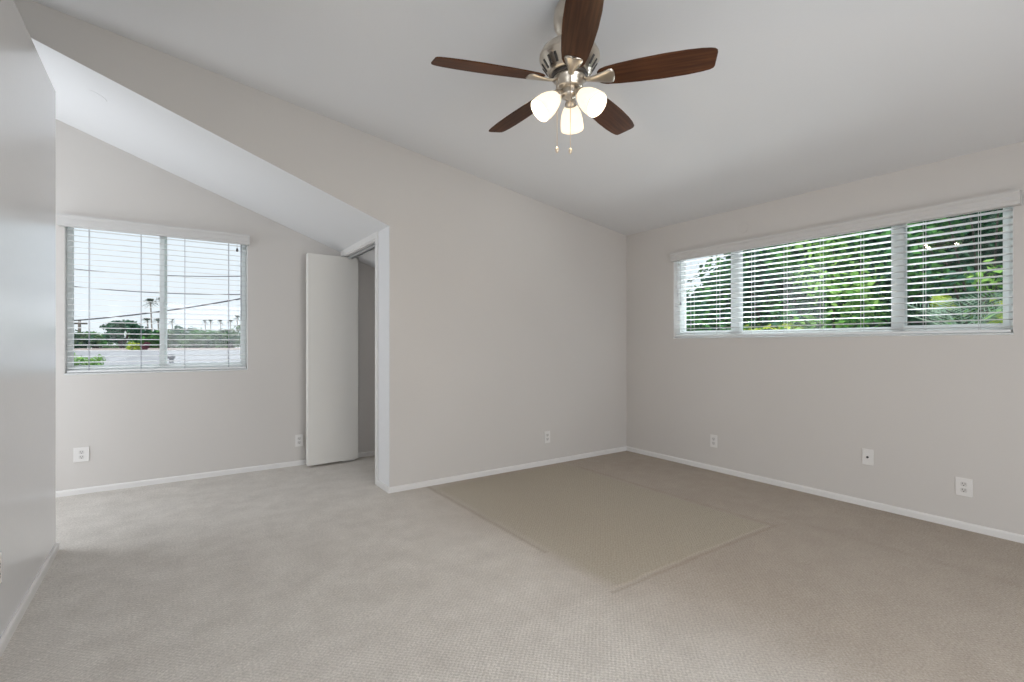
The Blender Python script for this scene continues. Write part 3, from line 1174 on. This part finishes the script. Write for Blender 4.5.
fan_palm('garden_cycad', (6.75, 1.50, GZ), 4.06, 13, 0.75, 'leaf_pale',
         'pale blue-green spiky palm at the bottom of the end pane beyond the lamp reflection', 'palm', leaflets=13, droop=.30, spread=(0.1, 1.3), lw=.22)
k = tree('garden_shrub', (7.3, 1.12, GZ), 3, (0, 0, 4.25, .35, .3, .28), 'leaf_yellow', 9, 46, 0.09,
         'yellow-green shrub at the bottom end of the long window, beside the spiky palm', 'shrub', clump_r=.22, tr=.2)
k = tree('garden_shrub', (7.6, 1.90, GZ), 3, (0, 0, 4.52, .06, .06, .10), 'leaf_yellow', 2, 18, 0.13,
         'single bright yellow-green tuft rising above the spiky palm', 'shrub', clump_r=.15, tr=.2)
k = tree('garden_shrub', (7.4, 3.75, GZ), 3, (0, 0, 4.15, .25, .4, .18), 'leaf_yellow', 8, 34, 0.12,
         'low bright yellow-green bush at the foot of the middle pane', 'shrub', clump_r=.2, tr=.2)


# left window: neighbouring roofs, far trees, palms, wires.  D(px, t) = direction of a pixel from the camera
def at(px, py, t):
    f_, yw = 490.0, math.radians(34.8)
    k_ = (px - 512.0) / f_
    return Vector((math.sin(yw) + math.cos(yw) * k_, math.cos(yw) - math.sin(yw) * k_, -(py - 344.0) / f_)) * t + Vector((0, 0, 1.2))


# near neighbour house with a broad grey shingle roof
nh = tag(empty('neighbor_house', (-1.5, 14.0, GZ)), 'neighbouring house with broad grey shingle roof low in the alcove window', 'house')
k = MB()
k.prism([(-5.2, 2.35), (8.0, 2.35), (8.0, 2.55), (-5.2, 2.55)], 'y', -3.0, -2.9)
bm_ = bmesh.new()
R0 = [bm_.verts.new(p) for p in ((-4.2, -3.4, 2.55), (9.0, -3.4, 2.55), (9.0, 9.4, 2.55), (-4.2, 9.4, 2.55), (-1.3, 3.0, 3.82), (7.2, 3.0, 3.82))]
for f in ((0, 1, 5, 4), (1, 2, 5), (2, 3, 4, 5), (3, 0, 4), (3, 2, 1, 0)):
    bm_.faces.new([R0[i] for i in f])
k.add(bm_)
k.build('roof', M['shingle'], nh)
k = MB()
k.box(-3.7, 8.5, -2.9, 8.9, 0, 2.54)
k.build('wall', M['stucco'], nh)
for i, (xx, yy) in enumerate(((1.5, 0.8), (1.6, -1.2))):
    k = MB()
    k.lathe([(0.05, 0), (0.05, 0.34)], 12, Matrix.Translation((xx, yy, 3.15 + yy * .19)))
    k.lathe([(0.08, 0.34), (0.08, 0.42), (0.02, 0.45)], 12, Matrix.Translation((xx, yy, 3.15 + yy * .19)))
    k.build('vent_pipe', M['roofpipe'], nh)
fh = tag(empty('neighbor_house', (-6.0, 36.0, GZ)), 'farther house with tan-grey roof beyond the broad grey roof', 'house')
k = MB()
bm_ = bmesh.new()
R0 = [bm_.verts.new(p) for p in ((-6, -4, 2.8), (16, -4, 2.8), (16, 5, 2.8), (-6, 5, 2.8), (-3, .5, 3.75), (13, .5, 3.75))]
for f in ((0, 1, 5, 4), (1, 2, 5), (2, 3, 4, 5), (3, 0, 4), (3, 2, 1, 0)):
    bm_.faces.new([R0[i] for i in f])
k.add(bm_)
k.build('roof', M['tanroof'], fh)
k = MB()
k.box(-5.5, 15.5, -3.5, 4.5, 0, 2.79)
k.build('wall', M['stucco'], fh)

FT = 'trees along the horizon of the alcove window'
p = at(122, 335, 30)
tree('distant_tree', (p.x, p.y, GZ), 6, (0, 0, at(122, 331, 30).z - GZ, 0.85, 0.8, 0.60), 'leaf_dark', 46, 50, 0.22,
     'large dark round-topped tree, tallest crown behind the roofs in the alcove window', 'tree', FT, clump_r=.32)
specs = [(80, 338, 34, 1.0, .45, 'leaf_far', 'low dark green tree at the left end of the far treeline, behind the utility pole'),
         (97, 337, 38, 1.2, .42, 'leaf_mid', 'low green tree between the utility pole and the large dark tree'),
         (146, 334, 40, 1.3, .70, 'leaf_mid', 'bright green tree just right of the large dark tree'),
         (166, 336, 42, 1.3, .62, 'leaf_far', 'green tree behind the middle bar of the alcove window'),
         (186, 333, 44, 1.4, .62, 'leaf_mid', 'green tree right of the middle bar, under the palms'),
         (196, 339, 36, 1.0, .55, 'leaf_far', 'olive rounded tree in the right pane of the alcove window'),
         (212, 335, 44, 1.5, .55, 'leaf_mid', 'green tree under the row of small palms'),
         (230, 335, 42, 1.2, .60, 'leaf_far', 'green tree near the right frame of the alcove window'),
         (242, 333, 40, 1.2, .75, 'leaf_far', 'taller green tree at the right edge of the alcove window')]
for px, py, t_, rx, rz, key, lab in specs:
    p = at(px, py + 2, t_)
    tree('distant_tree', (p.x, p.y, GZ), 5, (0, 0, p.z - GZ, rx, rx * .8, rz), key, 26, 40, 0.34, lab, 'tree', FT, clump_r=.5, light=('leaf_dark', .3))
# continuous hedge band under the far trees
p = at(155, 343, 47)
tree('treeline', (p.x, p.y, GZ), 5, (0, 0, p.z - GZ - 1.0, 10.0, 1.0, 0.9), 'leaf_far', 130, 40, 0.45,
     'low continuous band of far greenery along the horizon', 'treeline', clump_r=.6)
# bushes low in the left pane
p = at(133, 347.5, 24)
tree('garden_bush', (p.x, p.y, GZ), 3, (0, 0, p.z - GZ, .24, .3, .28), 'leaf_yellow', 14, 44, 0.12,
     'yellow-green bush against the grey roof in the left pane', 'bush', clump_r=.16, tr=.5)
p = at(145.5, 348, 24.3)
tree('garden_bush', (p.x, p.y, GZ), 3, (0, 0, p.z - GZ, .15, .2, .24), 'leaf_maroon', 10, 44, 0.12,
     'narrow maroon bush beside the yellow-green bush', 'bush', clump_r=.14, tr=.5)
p = at(86, 360, 8)
tree('garden_bush', (p.x, p.y, GZ), 3, (0, 0, p.z - GZ, .26, .2, .10), 'leaf_light', 16, 30, 0.055,
     'light green bush at the lower left corner of the alcove window', 'bush', clump_r=.09, tr=.15)

palms = [(150.5, 303, 62, 2.0, 'tall fan palm, highest in the left pane'),
         (147.5, 321, 66, 1.7, 'palm below the tall palm, touching the bright green tree'),
         (158, 321, 66, 1.5, 'palm just left of the middle bar'),
         (160.5, 300, 70, 1.6, 'tall palm half hidden by the middle bar'),
         (172, 321, 80, 1.3, 'small palm just right of the middle bar'),
         (205, 322, 90, 1.5, 'leftmost small palm of the row in the right pane'),
         (210.5, 322, 90, 1.5, 'second small palm of the row in the right pane'),
         (220.5, 322, 90, 1.6, 'third small palm of the row in the right pane'),
         (230.5, 322, 92, 1.5, 'small palm left of the right frame of the alcove window'),
         (237, 318, 80, 1.5, 'highest small palm, beside the right frame of the alcove window')]
for px, py, t_, L_, lab in palms:
    p = at(px, py, t_)
    fan_palm('palm_tree', (p.x, p.y, GZ), p.z - GZ, 20, L_ * 0.46, 'leaf_palm', lab, 'palm tree', 'palms on the horizon of the alcove window',
             leaflets=9, stem_r=0.09, droop=.45, spread=(-0.5, 1.4), width=1.1)

# utility pole and three wires
p = at(79.5, 320, 40)
up_ = tag(empty('utility_pole', (p.x, p.y, GZ)), 'dark wooden utility pole at the left end of the far treeline', 'utility pole')
k = MB()
k.tube([(0, 0, 0), (0, 0, p.z - GZ)], [0.13, 0.10], 10)
k.build('post', M['pole'], up_)
k = MB()
k.box(-0.5, 0.5, -0.06, 0.06, p.z - GZ - 0.35, p.z - GZ - 0.22, 0.01)
k.build('crossarm', M['pole'], up_)
for (xa, ya, xb, yb, r_, lab) in ((60, 267.5, 262, 276, 0.011, 'topmost thin overhead wire across the alcove window'),
                                  (60, 285, 262, 294, 0.012, 'second overhead wire across the alcove window'),
                                  (60, 321.5, 262, 294.5, 0.020, 'thick slanting overhead cable rising to the right in the alcove window')):
    A, B = at(xa, ya, 14), at(xb, yb, 14)
    k = MB()
    k.tube([A.lerp(B, s_ / 8.0) + Vector((0, 0, -0.10 * (1 - (s_ / 4.0 - 1) ** 2))) for s_ in range(-2, 11)], r_, 6)
    tag(k.build('overhead_wire', M['wire']), lab, 'wire', 'overhead wires outside the alcove window')
